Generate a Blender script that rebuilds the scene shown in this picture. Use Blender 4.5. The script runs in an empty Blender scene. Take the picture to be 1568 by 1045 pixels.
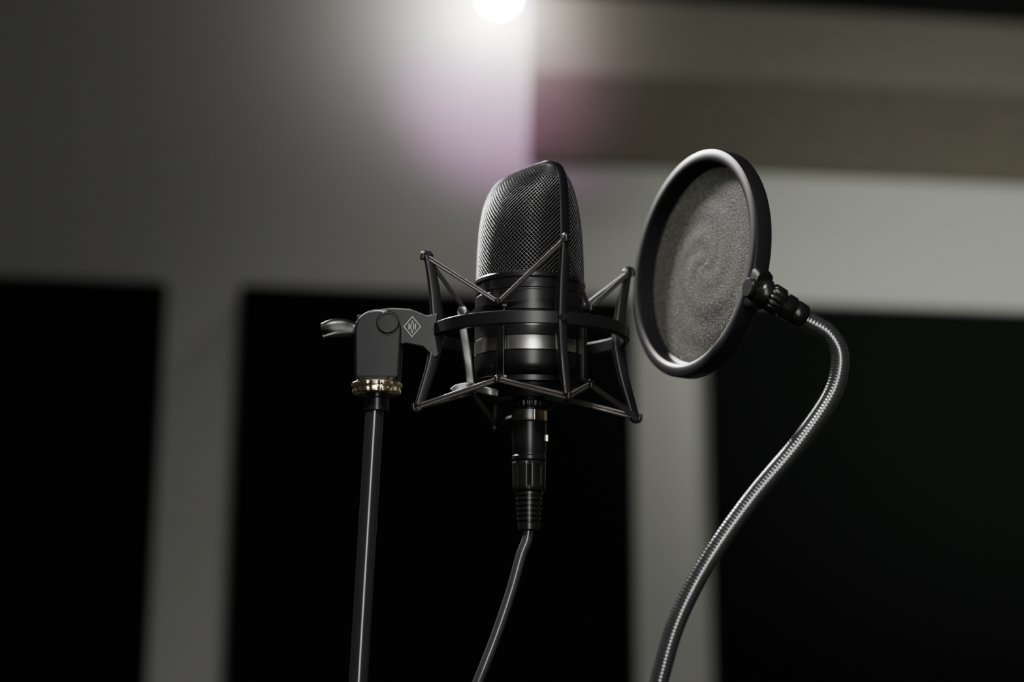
import bpy, bmesh, math, random
from mathutils import Vector, Matrix
random.seed(3)
S = 0.001
scene = bpy.context.scene
PITCH = math.radians(10.5)
YAW = math.radians(7.5)
RM = Matrix.Rotation(-YAW, 3, 'Z')           # room is axis aligned; the camera set-up is turned 7.5 deg in it
MIC = RM @ Vector((0.0108, 0.8552, 1.4156))      # microphone axis at ring level

# ------------------------------------------------------------------ materials
def mat(name, col, rough=0.5, metal=0.0, bump=0.0, bscale=200.0, spec=0.5, var=0.0, emit=None, estr=0.0, coat=0.0):
    m = bpy.data.materials.new(name); m.use_nodes = True
    nt = m.node_tree; b = nt.nodes['Principled BSDF']
    b.inputs['Base Color'].default_value = (*col, 1)
    b.inputs['Roughness'].default_value = rough
    b.inputs['Metallic'].default_value = metal
    b.inputs['Specular IOR Level'].default_value = spec
    b.inputs['Coat Weight'].default_value = coat
    tc = nt.nodes.new('ShaderNodeTexCoord')
    n = nt.nodes.new('ShaderNodeTexNoise'); n.inputs['Scale'].default_value = bscale
    n.inputs['Detail'].default_value = 4
    nt.links.new(tc.outputs['Object'], n.inputs['Vector'])
    if bump > 0:
        bp = nt.nodes.new('ShaderNodeBump'); bp.inputs['Strength'].default_value = bump
        bp.inputs['Distance'].default_value = 0.001
        nt.links.new(n.outputs['Fac'], bp.inputs['Height'])
        nt.links.new(bp.outputs['Normal'], b.inputs['Normal'])
    cr = nt.nodes.new('ShaderNodeValToRGB')
    lo = tuple(max(0, c*(1-var)) for c in col); hi = tuple(min(1, c*(1+var)) for c in col)
    cr.color_ramp.elements[0].color = (*lo, 1); cr.color_ramp.elements[1].color = (*hi, 1)
    cr.color_ramp.elements[0].position = .3; cr.color_ramp.elements[1].position = .7
    nt.links.new(n.outputs['Fac'], cr.inputs['Fac'])
    nt.links.new(cr.outputs['Color'], b.inputs['Base Color'])
    if emit:
        b.inputs['Emission Color'].default_value = (*emit, 1)
        b.inputs['Emission Strength'].default_value = estr
    return m

M_black = mat('black_satin_metal', (.007,.007,.0075), .3, 0, 0, 900, .4, .1)
M_body = mat('black_lacquer_body', (.006,.006,.0065), .3, 0, 0, 1200, .42, .08)
M_mesh = mat('black_wire_mesh', (.11,.11,.113), .3, .8, 0, 300, .5, .1)
M_core = mat('dark_foam_core', (.002,.002,.002), .95, 0, .2, 600, .05, .2)
M_plastic = mat('black_plastic', (.007,.007,.007), .28, 0, 0, 1200, .45, .1)
M_nickel = mat('satin_nickel', (.75,.75,.73), .24, 1, 0, 900, .5, .05)
M_grey = mat('grey_steel', (.13,.13,.13), .35, .9, 0, 900, .5, .05)
M_brass = mat('brass', (.85,.72,.48), .25, 1, 0, 700, .5, .1)
M_cord = mat('elastic_cord', (.06,.056,.052), .35, .2, .2, 2500, .5, .3)
M_cable = mat('cable_rubber', (.035,.035,.036), .25, 0, 0, 900, .9, .1)
M_tube = mat('stand_tube_black_chrome', (.07,.07,.073), .19, .75, 0, 900, .8, .1)
M_goose = mat('gooseneck_metal', (.17,.17,.173), .22, .85, 0, 300, .8, .1)
M_white = mat('emblem_grey_print', (.4,.4,.4), .5, 0, 0, 300, .5, .05)
M_rim = mat('pop_filter_rim_plastic', (.007,.007,.0075), .34, 0, .01, 700, .4, .1)
M_wall = mat('painted_wall', (.44,.442,.405), .8, 0, .2, 60, .2, .03)
M_beam = mat('brown_beam_paint', (.108,.099,.075), .85, 0, .2, 40, .2, .08)
M_fascia = mat('olive_fascia_paint', (.155,.148,.115), .85, 0, .2, 40, .2, .05)
M_ceil = mat('dark_ceiling', (.012,.012,.012), .95, 0, .2, 40, .1, .1)
M_floor = mat('grey_carpet', (.05,.05,.05), .95, 0, .8, 400, .1, .4)
M_foam = mat('charcoal_fabric', (.006,.007,.0065), .95, 0, .6, 500, .05, .3)
M_bulb = mat('lamp_glass', (1,1,1), .4, 0, 0, 300, .5, 0, emit=(1,.98,.98), estr=145)

def mat_fabric():
    m = bpy.data.materials.new('nylon_mesh_fabric'); m.use_nodes = True
    nt = m.node_tree; b = nt.nodes['Principled BSDF']; L = nt.links.new
    tc = nt.nodes.new('ShaderNodeTexCoord')
    n = nt.nodes.new('ShaderNodeTexNoise'); n.inputs['Scale'].default_value = 950; n.inputs['Detail'].default_value = 3
    n2 = nt.nodes.new('ShaderNodeTexNoise'); n2.inputs['Scale'].default_value = 420; n2.inputs['Detail'].default_value = 3
    L(tc.outputs['Object'], n.inputs['Vector']); L(tc.outputs['Object'], n2.inputs['Vector'])
    cr = nt.nodes.new('ShaderNodeValToRGB')
    cr.color_ramp.elements[0].position = .5; cr.color_ramp.elements[0].color = (.012,.012,.010,1)
    cr.color_ramp.elements[1].position = .78; cr.color_ramp.elements[1].color = (.25,.235,.17,1)
    L(n.outputs['Fac'], cr.inputs['Fac']); L(cr.outputs['Color'], b.inputs['Base Color'])
    b.inputs['Roughness'].default_value = .6
    b.inputs['Specular IOR Level'].default_value = .12
    ma = nt.nodes.new('ShaderNodeMapRange'); ma.inputs[1].default_value = .3; ma.inputs[2].default_value = .7
    ma.inputs[3].default_value = .68; ma.inputs[4].default_value = .86
    L(n2.outputs['Fac'], ma.inputs[0]); L(ma.outputs[0], b.inputs['Alpha'])
    bp = nt.nodes.new('ShaderNodeBump'); bp.inputs['Strength'].default_value = .8; bp.inputs['Distance'].default_value = .0006
    L(n.outputs['Fac'], bp.inputs['Height']); L(bp.outputs['Normal'], b.inputs['Normal'])
    tr = nt.nodes.new('ShaderNodeBsdfTranslucent'); tr.inputs['Color'].default_value = (.06,.055,.035,1)
    mx = nt.nodes.new('ShaderNodeMixShader'); mx.inputs[0].default_value = .3
    out = nt.nodes['Material Output']
    L(b.outputs[0], mx.inputs[1]); L(tr.outputs[0], mx.inputs[2]); L(mx.outputs[0], out.inputs['Surface'])
    return m
M_fabric = mat_fabric()

# ------------------------------------------------------------------ mesh helpers
def empty(name, loc, rot=True):
    e = bpy.data.objects.new(name, None); e.location = loc; e.empty_display_size = .05
    if rot: e.rotation_euler = (0, 0, -YAW)
    scene.collection.objects.link(e); return e

def obj(name, verts, faces, material, parent=None, smooth=True, ang=35, scale=S):
    me = bpy.data.meshes.new(name)
    me.from_pydata([Vector(v)*scale for v in verts], [], faces)
    bm = bmesh.new(); bm.from_mesh(me)
    bmesh.ops.recalc_face_normals(bm, faces=bm.faces); bm.to_mesh(me); bm.free()
    if smooth:
        me.polygons.foreach_set('use_smooth', [True]*len(me.polygons))
        me.set_sharp_from_angle(angle=math.radians(ang))
    me.materials.append(material)
    o = bpy.data.objects.new(name, me); scene.collection.objects.link(o)
    if parent: o.parent = parent
    return o

def bevel(o, w, seg=2):
    b = o.modifiers.new('bev', 'BEVEL'); b.width = w*S; b.segments = seg; b.limit_method = 'ANGLE'
    return o

def frame(axis):
    a = Vector(axis).normalized()
    h = Vector((0,0,1)) if abs(a.z) < .9 else Vector((1,0,0))
    x = h.cross(a).normalized(); y = a.cross(x).normalized()
    return x, y, a

def lathe(name, prof, material, parent, org=(0,0,0), axis=(0,0,1), seg=64, mod=None, **k):
    """prof: (r, h). mod(r,h,theta)->r"""
    x, y, a = frame(axis)
    if Vector(axis).normalized().z > .999: x, y, a = Vector((1,0,0)), Vector((0,1,0)), Vector((0,0,1))
    o = Vector(org); V = []; F = []
    for r, h in prof:
        for i in range(seg):
            t = 2*math.pi*i/seg
            rr = mod(r, h, t) if mod else r
            V.append(o + a*h + x*(rr*math.cos(t)) + y*(rr*math.sin(t)))
    n = len(prof)
    for j in range(n-1):
        for i in range(seg):
            F.append((j*seg+i, j*seg+(i+1) % seg, (j+1)*seg+(i+1) % seg, (j+1)*seg+i))
    if prof[0] != prof[-1]:
        F.append(tuple(range(seg))); F.append(tuple((n-1)*seg+i for i in range(seg)))
    return obj(name, V, F, material, parent, **k)

def catmull(P, n=10):
    P = [Vector(p) for p in P]; out = []
    Q = [P[0]*2-P[1]] + P + [P[-1]*2-P[-2]]
    for i in range(1, len(Q)-2):
        for k in range(n):
            t = k/n; a, b, c, d = Q[i-1], Q[i], Q[i+1], Q[i+2]
            out.append(.5*((2*b)+(c-a)*t+(2*a-5*b+4*c-d)*t*t+(3*b-a-3*c+d)*t**3))
    out.append(P[-1]); return out

def resample(P, step):
    out = [P[0].copy()]; acc = 0; 
    for i in range(1, len(P)):
        a, b = P[i-1], P[i]; L = (b-a).length; pos = step-acc
        while pos <= L:
            out.append(a+(b-a)*(pos/L)); pos += step
        acc = L-(pos-step)
    out.append(P[-1].copy()); return out

def sweepgeo(P, rad, seg=12, flat=None, ref=None, square=False):
    P = [Vector(p) for p in P]; V = []; F = []; n = len(P)
    T = [(P[min(i+1, n-1)]-P[max(i-1, 0)]).normalized() for i in range(n)]
    nx = Vector(ref) if ref else (Vector((0,0,1)) if abs(T[0].z) < .9 else Vector((0,1,0)))
    nx = (nx - T[0]*nx.dot(T[0])).normalized()
    for i in range(n):
        if ref: nx = Vector(ref)
        nx = (nx - T[i]*nx.dot(T[i])).normalized(); ny = T[i].cross(nx)
        r = rad(i/(n-1), i) if callable(rad) else rad
        rx, ry = (r if isinstance(r, tuple) else (r, r*(flat or 1)))
        for k in range(seg):
            t = 2*math.pi*(k+.5)/seg; c, s_ = math.cos(t), math.sin(t)
            if square:
                e = .35; c = math.copysign(abs(c)**e, c); s_ = math.copysign(abs(s_)**e, s_)
            V.append(P[i]+nx*rx*c+ny*ry*s_)
    for j in range(n-1):
        for i in range(seg):
            F.append((j*seg+i, j*seg+(i+1) % seg, (j+1)*seg+(i+1) % seg, (j+1)*seg+i))
    F.append(tuple(range(seg))); F.append(tuple((n-1)*seg+i for i in range(seg)))
    return V, F

def sweep(name, P, rad, material, parent, **k):
    kk = {q: k.pop(q) for q in ('scale', 'ang') if q in k}
    V, F = sweepgeo(P, rad, **k); return obj(name, V, F, material, parent, **kk)

def multi(name, geos, material, parent, **k):
    V = []; F = []
    for v, f in geos:
        o = len(V); V += v; F += [tuple(i+o for i in q) for q in f]
    return obj(name, V, F, material, parent, **k)

def box(c, h):
    c = Vector(c); V = [c+Vector((x*h[0], y*h[1], z*h[2])) for x in (-1,1) for y in (-1,1) for z in (-1,1)]
    F = [(0,1,3,2),(4,6,7,5),(0,4,5,1),(2,3,7,6),(0,2,6,4),(1,5,7,3)]
    return V, F

def prism(poly, y0, y1, M=None):
    """poly in (x,z), extruded in y"""
    V = [Vector((x, y0, z)) for x, z in poly]+[Vector((x, y1, z)) for x, z in poly]
    n = len(poly); F = [tuple(range(n)), tuple(range(n, 2*n))]+[(i, (i+1) % n, n+(i+1) % n, n+i) for i in range(n)]
    if M: V = [M @ v for v in V]
    return V, F

def pol(R, deg, z):   # angle measured from toward-camera, positive to the right
    a = math.radians(deg); return Vector((R*math.sin(a), -R*math.cos(a), z))

# ================================================================== ROOM
X0, Y0w = 3*math.sin(YAW), 3*math.cos(YAW)
def W(u, v, z): return Vector((X0+u, Y0w-v, z))
def wbox(u0, u1, v0, v1, z0, z1):
    V = [W(u, v, z) for u in (u0,u1) for v in (v0,v1) for z in (z0,z1)]
    return V, [(0,1,3,2),(4,6,7,5),(0,4,5,1),(2,3,7,6),(0,2,6,4),(1,5,7,3)]
def room(name, b, m, bev=0):
    V, F = wbox(*b); c = sum(V, Vector())/8
    o = obj(name, [v-c for v in V], F, m, None, smooth=False, scale=1); o.location = c
    if bev: bevel(o, bev*1000, 3)
    return o
CZ = 2.6
room('wall_back', (-3.2, 3.2, -.1, 0, 0, CZ), M_wall)
room('wall_left', (-3.2, -3.1, 0, 5, 0, CZ), M_wall)
room('wall_right', (3.1, 3.2, 0, 5, 0, CZ), M_wall)
room('wall_front', (-3.2, 3.2, 5, 5.1, 0, CZ), M_wall)
room('floor', (-3.2, 3.2, -.1, 5.1, -.1, 0), M_floor)
room('ceiling', (-3.2, 3.2, -.1, 5.1, CZ, CZ+.1), M_ceil)
room('trim_1', (.03, 3.1, 0, .03, 2.205, 2.41), M_beam)
room('trim_2', (.03, 3.1, 0, .012, 2.41, CZ), M_fascia)
room('baseboard_back', (-3.1, 3.1, 0, .015, 0, .08), M_ceil)
for i, (u0, u1) in enumerate([(-.576, .258), (-1.56, -.726), (.4265, 1.26)]):
    n = 'acoustic_panel' + ('' if i == 0 else '.%03d' % i)
    room(n, (u0, u1, .001, .05, .45, 1.90), M_foam, bev=.008)

# ceiling lamp: glowing globe on a short ceiling rose, close to the back wall
lamp = empty('ceiling_lamp', W(-.045, .085, 2.556), rot=False)
lathe('globe', [(38*math.sin(math.pi*i/24)+.01, -38*math.cos(math.pi*i/24)) for i in range(25)], M_bulb, lamp, seg=40)
lathe('ceiling_rose', [(10,36),(14,38),(24,41),(28,44)], M_black, lamp, seg=40)

# ================================================================== MICROPHONE
mic = empty('condenser_microphone', MIC)
PH = math.radians(38)
s_dir = Vector((math.sin(PH), -math.cos(PH), 0)); t_dir = Vector((-math.cos(PH), -math.sin(PH), 0))
prof = [(28,33,33),(45,33,32.4),(62,32.8,30.6),(77,32.2,27),(88,31,21.8),(95,28.5,15.5),(99,25,9.5),(101.3,20,4.8),(102,11,1.2)]
pc = catmull([Vector(p) for p in prof], 12)
al = [0]
for i in range(1, len(pc)):
    d = pc[i]-pc[i-1]; al.append(al[-1]+math.hypot(d.x, .5*(d.y+d.z)))
def at(L):
    L = max(0, min(al[-1], L))
    for i in range(1, len(al)):
        if al[i] >= L:
            f = (L-al[i-1])/max(1e-9, al[i]-al[i-1]); return pc[i-1].lerp(pc[i], f)
    return pc[-1]
NR = 66; N = 80
V = []; F = []
for j in range(NR+1):
    p = at(al[-1]*j/NR)
    for i in range(N):
        th = 2*math.pi*(i+.5*(j % 2))/N
        V.append(s_dir*p.y*math.cos(th)+t_dir*p.z*math.sin(th)+Vector((0,0,p.x)))
for j in range(NR-1):
    for i in range(N):
        if j % 2 == 0: a, b = i, (i-1) % N
        else: a, b = (i+1) % N, i
        F.append((j*N+i, (j+1)*N+a, (j+2)*N+i, (j+1)*N+b))
g = obj('grille_mesh', V, F, M_mesh, mic)
w = g.modifiers.new('wires', 'WIREFRAME'); w.thickness = .64*S; w.use_even_offset = False; w.use_replace = True
V = []; F = []; R_ = 30
for j in range(R_+1):
    p = at(al[-1]*j/R_); k = .945
    for i in range(64):
        th = 2*math.pi*i/64
        V.append(s_dir*p.y*k*math.cos(th)+t_dir*p.z*k*math.sin(th)+Vector((0,0,28+(p.x-28)*.98)))
for j in range(R_):
    for i in range(64): F.append((j*64+i, j*64+(i+1) % 64, (j+1)*64+(i+1) % 64, (j+1)*64+i))
F.append(tuple(R_*64+i for i in range(64))); F.append(tuple(range(64)))
obj('grille_lining', V, F, M_core, mic)
half = [(p.y, p.x) for p in pc]
path = half+[(0, 102.2)]+[(-a, b) for a, b in reversed(half)]
P3 = [s_dir*a+Vector((0,0,b)) for a, b in path]
V = []; F = []
n = len(P3); hw = 3.4
for i in range(n):
    T = (P3[min(i+1, n-1)]-P3[max(0, i-1)]).normalized(); nn = t_dir.cross(T).normalized()
    if nn.dot(P3[i]-Vector((0,0,60))) < 0: nn = -nn
    for (tt, o) in ((-hw,-1.2),(-hw,.6),(-hw+1,1.3),(hw-1,1.3),(hw,.6),(hw,-1.2)):
        V.append(P3[i]+t_dir*tt+nn*o)
for i in range(n-1):
    for k in range(6): F.append((i*6+k, i*6+(k+1) % 6, (i+1)*6+(k+1) % 6, (i+1)*6+k))
obj('grille_frame', V, F, M_body, mic, ang=50)
lathe('body', [(30,30),(33.4,29.6),(34.2,28.6),(34.3,26.5),(33.6,25.4),(33.6,20),(33.2,19.4),(33.2,18.6),(33.6,18),(33.6,-8.6),(33,-9),(33,-18),(33.6,-18.4),(33.5,-25),(32.6,-28.5),(30.5,-31.5),(26,-34),(24,-35),(24,-38),(15,-40),(12,-40)], M_body, mic, seg=96, ang=25)
lathe('nickel_band', [(33.0,-9.2),(33.75,-9.4),(33.75,-17.6),(33.0,-17.8)], M_nickel, mic, seg=96)
lathe('thread_nut', [(10,-38.5),(13.2,-39.5),(13.8,-41),(13.8,-48),(13,-49.5),(10,-50)], M_black, mic, seg=120,
      mod=lambda r, h, t: r+(.35*math.cos(30*t) if r > 13.5 else 0))
lathe('switch_knob', [(3.2,0),(3.2,1.6),(2.4,2.4),(.2,2.4)], M_nickel, mic, org=pol(33, -55, 7), axis=pol(1,-55,0), seg=32)

# ================================================================== CABLE + XLR
cab = empty('microphone_cable', MIC)
lathe('connector_ring', [(9,-49.5),(10.6,-50),(10.8,-51),(10.8,-56),(10.4,-57)], M_grey, cab)
V, F = [], []
for zz in (-50.6, -56.6):
    for i in range(13):
        for r in (10.6, 11.1):
            V.append(pol(r, 15+i*5, zz))
for i in range(12):
    a = i*2; b = a+2; c = a+26; d = b+26
    F += [(a+1,b+1,d+1,c+1),(a,a+1,c+1,c),(a,b,b+1,a+1),(c,c+1,d+1,d)]
obj('gold_marking_ring', V, F, M_brass, cab)
lathe('connector_shell', [(9.8,-57),(10.4,-57.6),(10.5,-59),(10.3,-75),(9.9,-76),(9.9,-77.3),(10.4,-78),(10.4,-80),(9.6,-81)], M_black, cab)
bevel(multi('latch_button', [box((10.6,-2,-67),(1.0,1.8,2.4))], M_brass, cab, smooth=False), .6)
def grip(r, h, t):
    return r-(1.0*max(0, math.cos(8*t))**4 if -97 < h < -83 else 0)
lathe('connector_grip', [(9.2,-80.5),(10.2,-81.5),(10.4,-83.5)]+[(10.3-.02*i, -84-i) for i in range(13)]+[(9.8,-98),(8.8,-99)], M_plastic, cab, seg=96, mod=grip, ang=50)
pr = [(8.2,-98.8)]
for i in range(6):
    z = -99.5-i*3.0; r = 8.3-.25*i
    pr += [(r,z),(r+.1,z-.6),(r,z-1.7),(r-1.3,z-1.9),(r-1.3,z-2.8)]
pr += [(6.7,-117.8),(6.5,-121.5),(5.6,-122.3),(3,-122.4)]
lathe('strain_relief', pr, M_plastic, cab)
cp = catmull([(0,0,-120),(-1.2,0,-128),(-4.6,0,-137),(-10.4,0,-158),(-19.3,0,-184.5),(-29.6,0,-211),(-46,5,-252),(-70,20,-330),(-82,45,-470),(-70,70,-700),(-50,100,-950),(-60,130,-1200),(-90,160,-1370),(-60,230,-1408),(60,330,-1411.5),(220,330,-1411.5),(400,200,-1411.5),(700,150,-1411.5)], 14)
sweep('cable', cp, 3.2, M_cable, cab, seg=20)

# ================================================================== SHOCK MOUNT
sm = empty('shock_mount', MIC)
RZ = -4
lathe('outer_ring', [(57.6,RZ-4),(60.4,RZ-4),(61,RZ-3.4),(61,RZ+3.4),(60.4,RZ+4),(57.6,RZ+4),(57,RZ+3.4),(57,RZ-3.4),(57.6,RZ-4)], M_black, sm, seg=128)
ARM = (17, 107, 197, -73); HOOK = (-28, 62, 152, -118)
ru, rl, zu, zl = 65, 69, 40, -50
geos = []; tips = []
for a in ARM:
    pts = catmull([pol(ru+.5,a,zu+2), pol(ru-1.5,a,zu-4), pol(60.5,a,20), pol(58.5,a,RZ+6), pol(58,a,RZ), pol(58.5,a,RZ-6), pol(61.5,a,-26), pol(rl-2,a,zl+5), pol(rl,a,zl)], 6)
    def rr(t, i): 
        c = abs(t-.5)*2
        return (4.4-2.2*c, 2.9-1.0*c)
    geos.append(sweepgeo(pts, rr, seg=16, ref=pol(1,a,0), square=True))
    for R0, z0, dz in ((ru, zu, 1), (rl, zl, -1)):
        geos.append(sweepgeo(catmull([pol(R0-2.5,a,z0+dz*.5), pol(R0-.5,a,z0+dz*3), pol(R0+2.5,a,z0+dz*2.6), pol(R0+3,a,z0-dz*1.0)], 5), 1.7, seg=10))
multi('arms', geos, M_black, sm, ang=50)
multi('ring_screws', [sweepgeo([pol(60,a,RZ), pol(63.4,a,RZ)], 2.2, seg=20) for a in ARM], M_black, sm)
lathe('basket_ring_upper', [(34.6,6),(36.2,6),(36.2,10),(34.6,10),(34.6,6)], M_black, sm, seg=96)
lathe('basket_ring_lower', [(27,-36.6),(36.0,-36.6),(36.2,-33.5),(34.6,-33),(34.3,-35),(27,-35),(27,-36.6)], M_black, sm, seg=96)
geos = []
for h in HOOK:
    geos.append(sweepgeo([pol(36.2,h,9), pol(36.4,h,-14), pol(36.2,h,-35)], (1.3, 2.6), seg=12, ref=pol(1,h,0), square=True))
    for z0, dz in ((8.5, -1), (-35.5, 1)):
        geos.append(sweepgeo(catmull([pol(35.5,h,z0), pol(38.5,h,z0-dz*.5), pol(41,h,z0), pol(41.6,h,z0+dz*-2.8)], 5), 1.7, seg=10))
        geos.append(sweepgeo([pol(36,h-5,z0), pol(37.6,h,z0), pol(36,h+5,z0)], (2.6, 1.4), seg=10, ref=(0,0,1)))
multi('basket_hooks', geos, M_black, sm, ang=50)
lathe('basket_base', [(14.2,-45.5),(20,-46),(25.5,-44.5),(28,-38),(28.5,-35.6),(27,-35.4),(24.6,-38.5),(22,-42),(14.2,-43),(14.2,-45.5)], M_black, sm, seg=80)
geos = []
for a in ARM:
    for h in (a-45, a+45):
        for za, Ra, zh in ((zu+1, ru+.8, 9.5), (zl-1, rl+.8, -36.5)):
            for off in (-1.0, 1.0):
                A = pol(Ra, a, za+off); B = pol(40.2, h, zh+off*.8)
                geos.append(sweepgeo([A, A.lerp(B,.5), B], .85, seg=10))
multi('elastic_cords', geos, M_cord, sm)
lv = [sweepgeo(catmull([pol(44,-70,9), pol(44,-69,3), pol(41,-66,-20), pol(40,-62,-37)], 6), (2.6, 1.2), seg=12, ref=(1,0,0), square=True),
      sweepgeo(catmull([pol(50,-66,-42), pol(47,-64,-39.5), pol(41,-60,-38.5), pol(36,-45,-42), pol(31,-38,-43)], 6), (2.4, 1.3), seg=12, ref=(0,0,1), square=True)]
multi('locking_lever', lv, M_grey, sm, ang=50)
lathe('lever_pivot', [(3,0),(3,2),(2,2.6),(.2,2.6)], M_grey, sm, org=pol(43,-70,8), axis=(-.3,-1,0), seg=24)
Y0 = -17
plate = [(-55,6),(-62,4.5),(-72,8.5),(-84,9),(-92,8),(-92,-14),(-84,-15),(-74,-13),(-64,-15),(-57,-22),(-54,-20),(-56,-8)]
bevel(multi('bracket_plate', [prism(plate, Y0-3.5, Y0+3.5)], M_black, sm, smooth=False), .9)
def ringdia(cx, cz, rx, rz, w_, y0, y1):
    o = [(cx-rx,cz),(cx,cz+rz),(cx+rx,cz),(cx,cz-rz)]; i_ = [(cx-rx+w_,cz),(cx,cz+rz-w_*1.2),(cx+rx-w_,cz),(cx,cz-rz+w_*1.2)]
    V = [Vector((x,y0,z)) for x,z in o+i_]+[Vector((x,y1,z)) for x,z in o+i_]
    F = []
    for k in range(4):
        m_ = (k+1) % 4
        F += [(k,m_,4+m_,4+k),(8+k,8+m_,12+m_,12+k),(k,m_,8+m_,8+k),(4+k,4+m_,12+m_,12+k)]
    return V, F
em = [ringdia(-70.5,-2.6,5.2,6.4,.45,Y0-3.9,Y0-3.4), ringdia(-70.5,-2.6,1.2,4.2,.4,Y0-3.9,Y0-3.4),
      box((-72.4,-20.7,-2.6),(.25,.2,1.8)), box((-68.6,-20.7,-2.6),(.25,.2,1.8))]
multi('emblem', em, M_white, sm, smooth=False)
SX = -90.5
pl = [(SX-13,-35)]+[(SX-14*math.cos(math.pi*i/16)*(1), -6+13*math.sin(math.pi*i/16)) for i in range(17)]+[(SX+13,-35)]
for nm, y0, y1 in (('swivel_cheek_1', Y0-10, Y0-4), ('swivel_cheek_2', Y0+4, Y0+10)):
    bevel(multi(nm, [prism(pl, y0, y1)], M_black, sm, smooth=False), 1.6, 3)
bevel(multi('swivel_block', [prism([(SX-12.5,-36),(SX-12.8,-16),(SX+12.8,-16),(SX+12.5,-36)], Y0-9.5, Y0+9.5)], M_black, sm, smooth=False), 2, 3)
lathe('swivel_pivot_cap', [(6.8,-1),(6.8,1.2),(6.2,1.8),(5.2,1.8),(5,1.2),(.2,1.2)], M_plastic, sm, org=(SX+6,Y0-10,-1.5), axis=(0,-1,0), seg=48)
lathe('swivel_barrel', [(9,-11),(9,11)], M_black, sm, org=(SX-2,Y0,-4), axis=(1,0,0), seg=40)
# tightening wing
wing = catmull([(SX-10,Y0,-5),(SX-16,Y0,-4),(SX-22,Y0-1,-3),(SX-29,Y0-2,-3),(SX-34.5,Y0-2,-3.6)], 6)
sweep('wing_handle', wing, lambda t, i: (3.0+2.6*math.sin(min(1,t*1.02)*math.pi), 2.6), M_black, sm, seg=16, ref=(0,0,1))
wing2 = catmull([(SX-19,Y0-1,-6),(SX-27,Y0-3,-7.5),(SX-33,Y0-4,-9.5)], 6)
sweep('wing_handle_leaf', wing2, lambda t, i: (2.6-1.2*t, 2.2), M_black, sm, seg=16, ref=(0,0,1))

# ================================================================== MIC STAND
st = empty('microphone_stand', MIC)
def sp(z): return Vector((-91.5+.035*(z+36), Y0, z))
lathe('brass_thumb_ring', [(8,-36),(14,-36.2),(15.2,-37),(15.2,-38.6),(14.0,-39.2),(14,-40.2),(14.6,-40.8),(14.6,-42.6),(13.4,-43.4),(8,-43.5)], M_brass, st, org=(SX-.5,Y0,0), seg=144,
      mod=lambda r, h, t: r-(1.0*max(0, math.cos(14*t))**3 if r > 14.3 else 0), ang=50)
lathe('stand_neck', [(6.8,-53.5),(7.2,-53),(7.2,-46),(6.2,-45),(6.2,-42)], M_black, st, org=(SX-.5,Y0,0), seg=40)
sweep('upper_tube', [sp(-50), sp(-300), sp(-620)], 5.4, M_tube, st, seg=40)
sweep('height_clutch', [sp(-590), sp(-600), sp(-660), sp(-670)], lambda t, i: (11,14,14,12)[i], M_plastic, st, seg=32)
sweep('lower_tube', [sp(-660), sp(-1000), sp(-1310)], 8.5, M_tube, st, seg=40)
hub = sp(-1270); geos = [sweepgeo([sp(-1240), sp(-1320)], 17, seg=32)]
for k in range(3):
    a = math.radians(30+120*k); d = Vector((math.cos(a), math.sin(a), 0))
    geos.append(sweepgeo(catmull([hub+d*10, hub+d*120+Vector((0,0,-20)), hub+d*300+Vector((0,0,-1406-hub.z))], 6), 8, seg=16))
multi('tripod_base', geos, M_black, st)

# ================================================================== POP FILTER
pf = empty('pop_filter', MIC)
C = Vector((99.0, 0, 43)); nrm = Vector((-.905,-.42,.06)).normalized()
rim = [(63.4,.8),(64.2,0),(66,-.5),(69,-.5),(70.8,.2),(71.4,1.6),(71.4,9.6),(70.4,11),(68,11.6),(65.5,11.4),(64.2,10.6),(61.5,10.4),(61.5,9.4),(63.3,8.6),(63.4,.8)]
lathe('rim', rim, M_rim, pf, org=C, axis=-nrm, seg=160)
x, y, a = frame(-nrm); V = [C+a*10]; F = []
for j in range(1, 25):
    for i in range(96):
        r = 62.5*j/24; t = 2*math.pi*i/96
        V.append(C+a*(10+.2*math.sin(j*.9+3*t)*(j < 24))+x*r*math.cos(t)+y*r*math.sin(t))
for i in range(96): F.append((0, 1+i, 1+(i+1) % 96))
for j in range(23):
    for i in range(96): F.append((1+j*96+i, 1+j*96+(i+1) % 96, 1+(j+1)*96+(i+1) % 96, 1+(j+1)*96+i))
obj('nylon_screen', V, F, M_fabric, pf)
up = (Vector((0,0,1)) - nrm*nrm.z).normalized(); rt = up.cross(nrm).normalized()
if rt.x < 0: rt = -rt
ba = math.radians(-24)
bd = rt*math.cos(ba)+up*math.sin(ba)
bc = C+bd*70.5-nrm*5
tan = bd.cross(nrm).normalized()
multi('rim_bracket', [sweepgeo([bc-bd*1.5, bc+bd*4, bc+bd*7], lambda t, i: (13-2.5*t, 5.2), seg=24, ref=tan, square=True)], M_plastic, pf, ang=50)
lathe('bracket_screw', [(6,0),(6,3.4),(5,4.4),(.2,4.4)], M_plastic, pf, org=bc+bd*3+nrm*3.5, axis=nrm, seg=32)
G = [Vector(p) for p in [(132,-56,8.5),(147,-55.5,1),(160,-55,-4.8),(171.2,-55,-12.5),(176.5,-55,-26),(171.4,-55,-46.5),(153,-55,-73),(123.8,-52,-107.5),(99.2,-50,-142),(82.3,-48,-174),(71.8,-45,-208),(58,-40,-262),(28,-34,-330),(-35,-28,-385),(-80,-20,-398),(-96,-19,-400)]]
G[0] = bc+bd*5
d0 = (G[2]-G[0]).normalized()
def fl(r, h, t): return r+(.45*math.cos(18*t) if 6 < h < 14 else 0)
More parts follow.
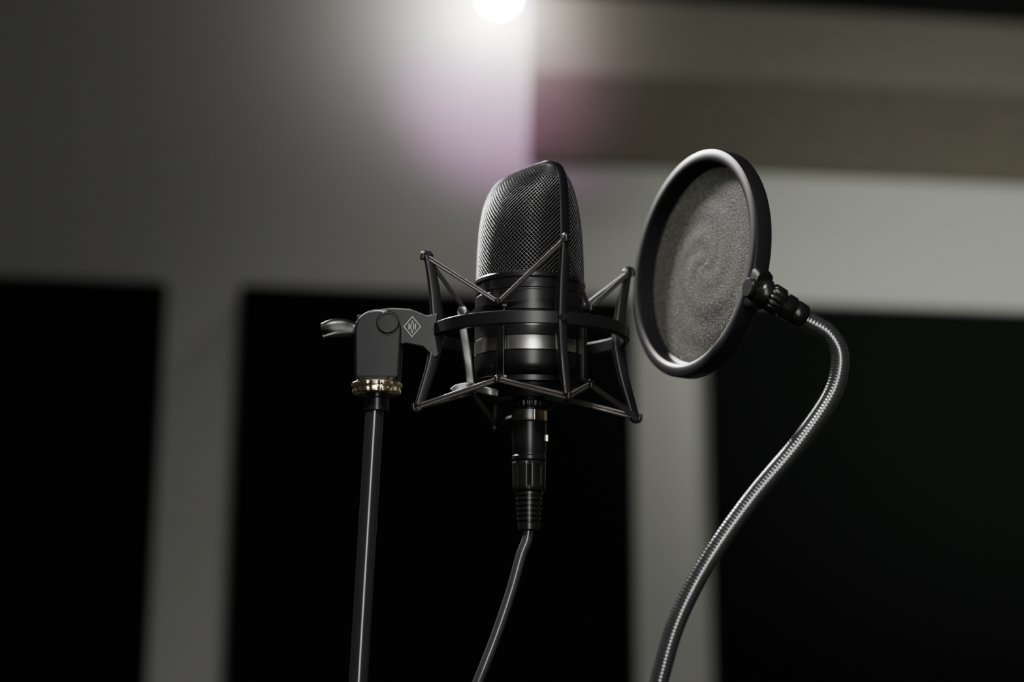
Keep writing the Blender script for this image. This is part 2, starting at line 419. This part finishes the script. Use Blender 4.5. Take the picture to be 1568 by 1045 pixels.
lathe('neck_coupler', [(6,-2),(7.4,-1),(8.2,2),(8.2,4),(6.6,5),(7.6,6.2),(8.0,7),(8.0,13),(7.4,14.2),(6.2,14.6),(6.2,15.6),(7.6,16.2),(7.6,21),(6.8,22),(6.8,23),(7.2,23.6),(7.0,29),(5.2,31)], M_plastic, pf, org=G[0], axis=d0, seg=90, mod=fl, ang=40)
gp = resample(catmull(G[1:], 24), .5)
sweep('gooseneck', gp, lambda t, i: 5.2+.08*math.sin(i*math.pi/2+.4), M_goose, pf, seg=24, ang=180)
cl = sp(-400)
bevel(multi('stand_clamp', [box(cl+Vector((3,0,0)),(13,10,15))], M_plastic, pf, smooth=False), 3, 3)
lathe('clamp_screw', [(3,0),(3,12),(11,13),(11,19),(3,20)], M_plastic, pf, org=cl+Vector((-8,0,0)), axis=(-1,0,0), seg=32)

# ================================================================== LIGHTS
def place(o, loc, tgt):
    o.location = loc; o.rotation_euler = (Vector(tgt)-Vector(loc)).to_track_quat('-Z', 'Y').to_euler()
    scene.collection.objects.link(o); return o
def area(name, loc, tgt, power, size, col=(1,1,1), sy=None, spread=None):
    l = bpy.data.lights.new(name, 'AREA'); l.energy = power; l.size = size; l.color = col
    if sy: l.shape = 'RECTANGLE'; l.size_y = sy
    if spread: l.spread = math.radians(spread)
    return place(bpy.data.objects.new(name, l), RM @ Vector(loc), tgt)
def spot(name, loc, tgt, power, ang, blend=.8, rad=.05, col=(1,1,1)):
    l = bpy.data.lights.new(name, 'SPOT'); l.energy = power; l.spot_size = math.radians(ang); l.spot_blend = blend
    l.shadow_soft_size = rad; l.color = col
    return place(bpy.data.objects.new(name, l), RM @ Vector(loc), tgt)
area('key_light', (-.12, -.1, 2.35), MIC, 2.2, .16, (1,.99,.97), spread=60)
area('added_streak_light', (0.13, -.42, 1.45), MIC, 8.0, .26, (1,1,.98), sy=.95)  # added area light behind the camera, gives the metal parts their vertical streaks
area('back_light', (-.8, 1.8, 2.5), MIC, 11, .22, (1,.98,.96), spread=60)
spot('wall_wash_right', (1.6, 1.2, 1.3), W(1.15,0,1.95), 140, 58, 1, .2, (.97,1,.93))
spot('wall_wash_centre', (.2, 1.3, 2.5), W(.05,0,1.0), 29, 74, 1, .2, (1,1,.96))
spot('added_flare_tint', (-.1, 2.35, 2.5), W(-.03,0,2.38), 26.0, 44, 1, .08, (1,.34,1))  # added spot, its tint on the wall stands in for purple lens flare

wd = bpy.data.worlds.new('studio_world'); scene.world = wd; wd.use_nodes = True
wd.node_tree.nodes['Background'].inputs[0].default_value = (.6,.6,.55,1)
wd.node_tree.nodes['Background'].inputs[1].default_value = .02

# ================================================================== CAMERA
cd = bpy.data.cameras.new('camera'); cam = bpy.data.objects.new('camera', cd)
cd.sensor_width = 36; cd.lens = 50; cd.clip_start = .01
cam.location = (0,0,1.25)
cam.rotation_euler = (RM @ Matrix.Rotation(math.pi/2+PITCH, 3, 'X') @ Matrix.Rotation(math.radians(.4), 3, 'Z')).to_euler()
cd.dof.use_dof = True; cd.dof.focus_distance = .838; cd.dof.aperture_fstop = 2.6
scene.collection.objects.link(cam); scene.camera = cam
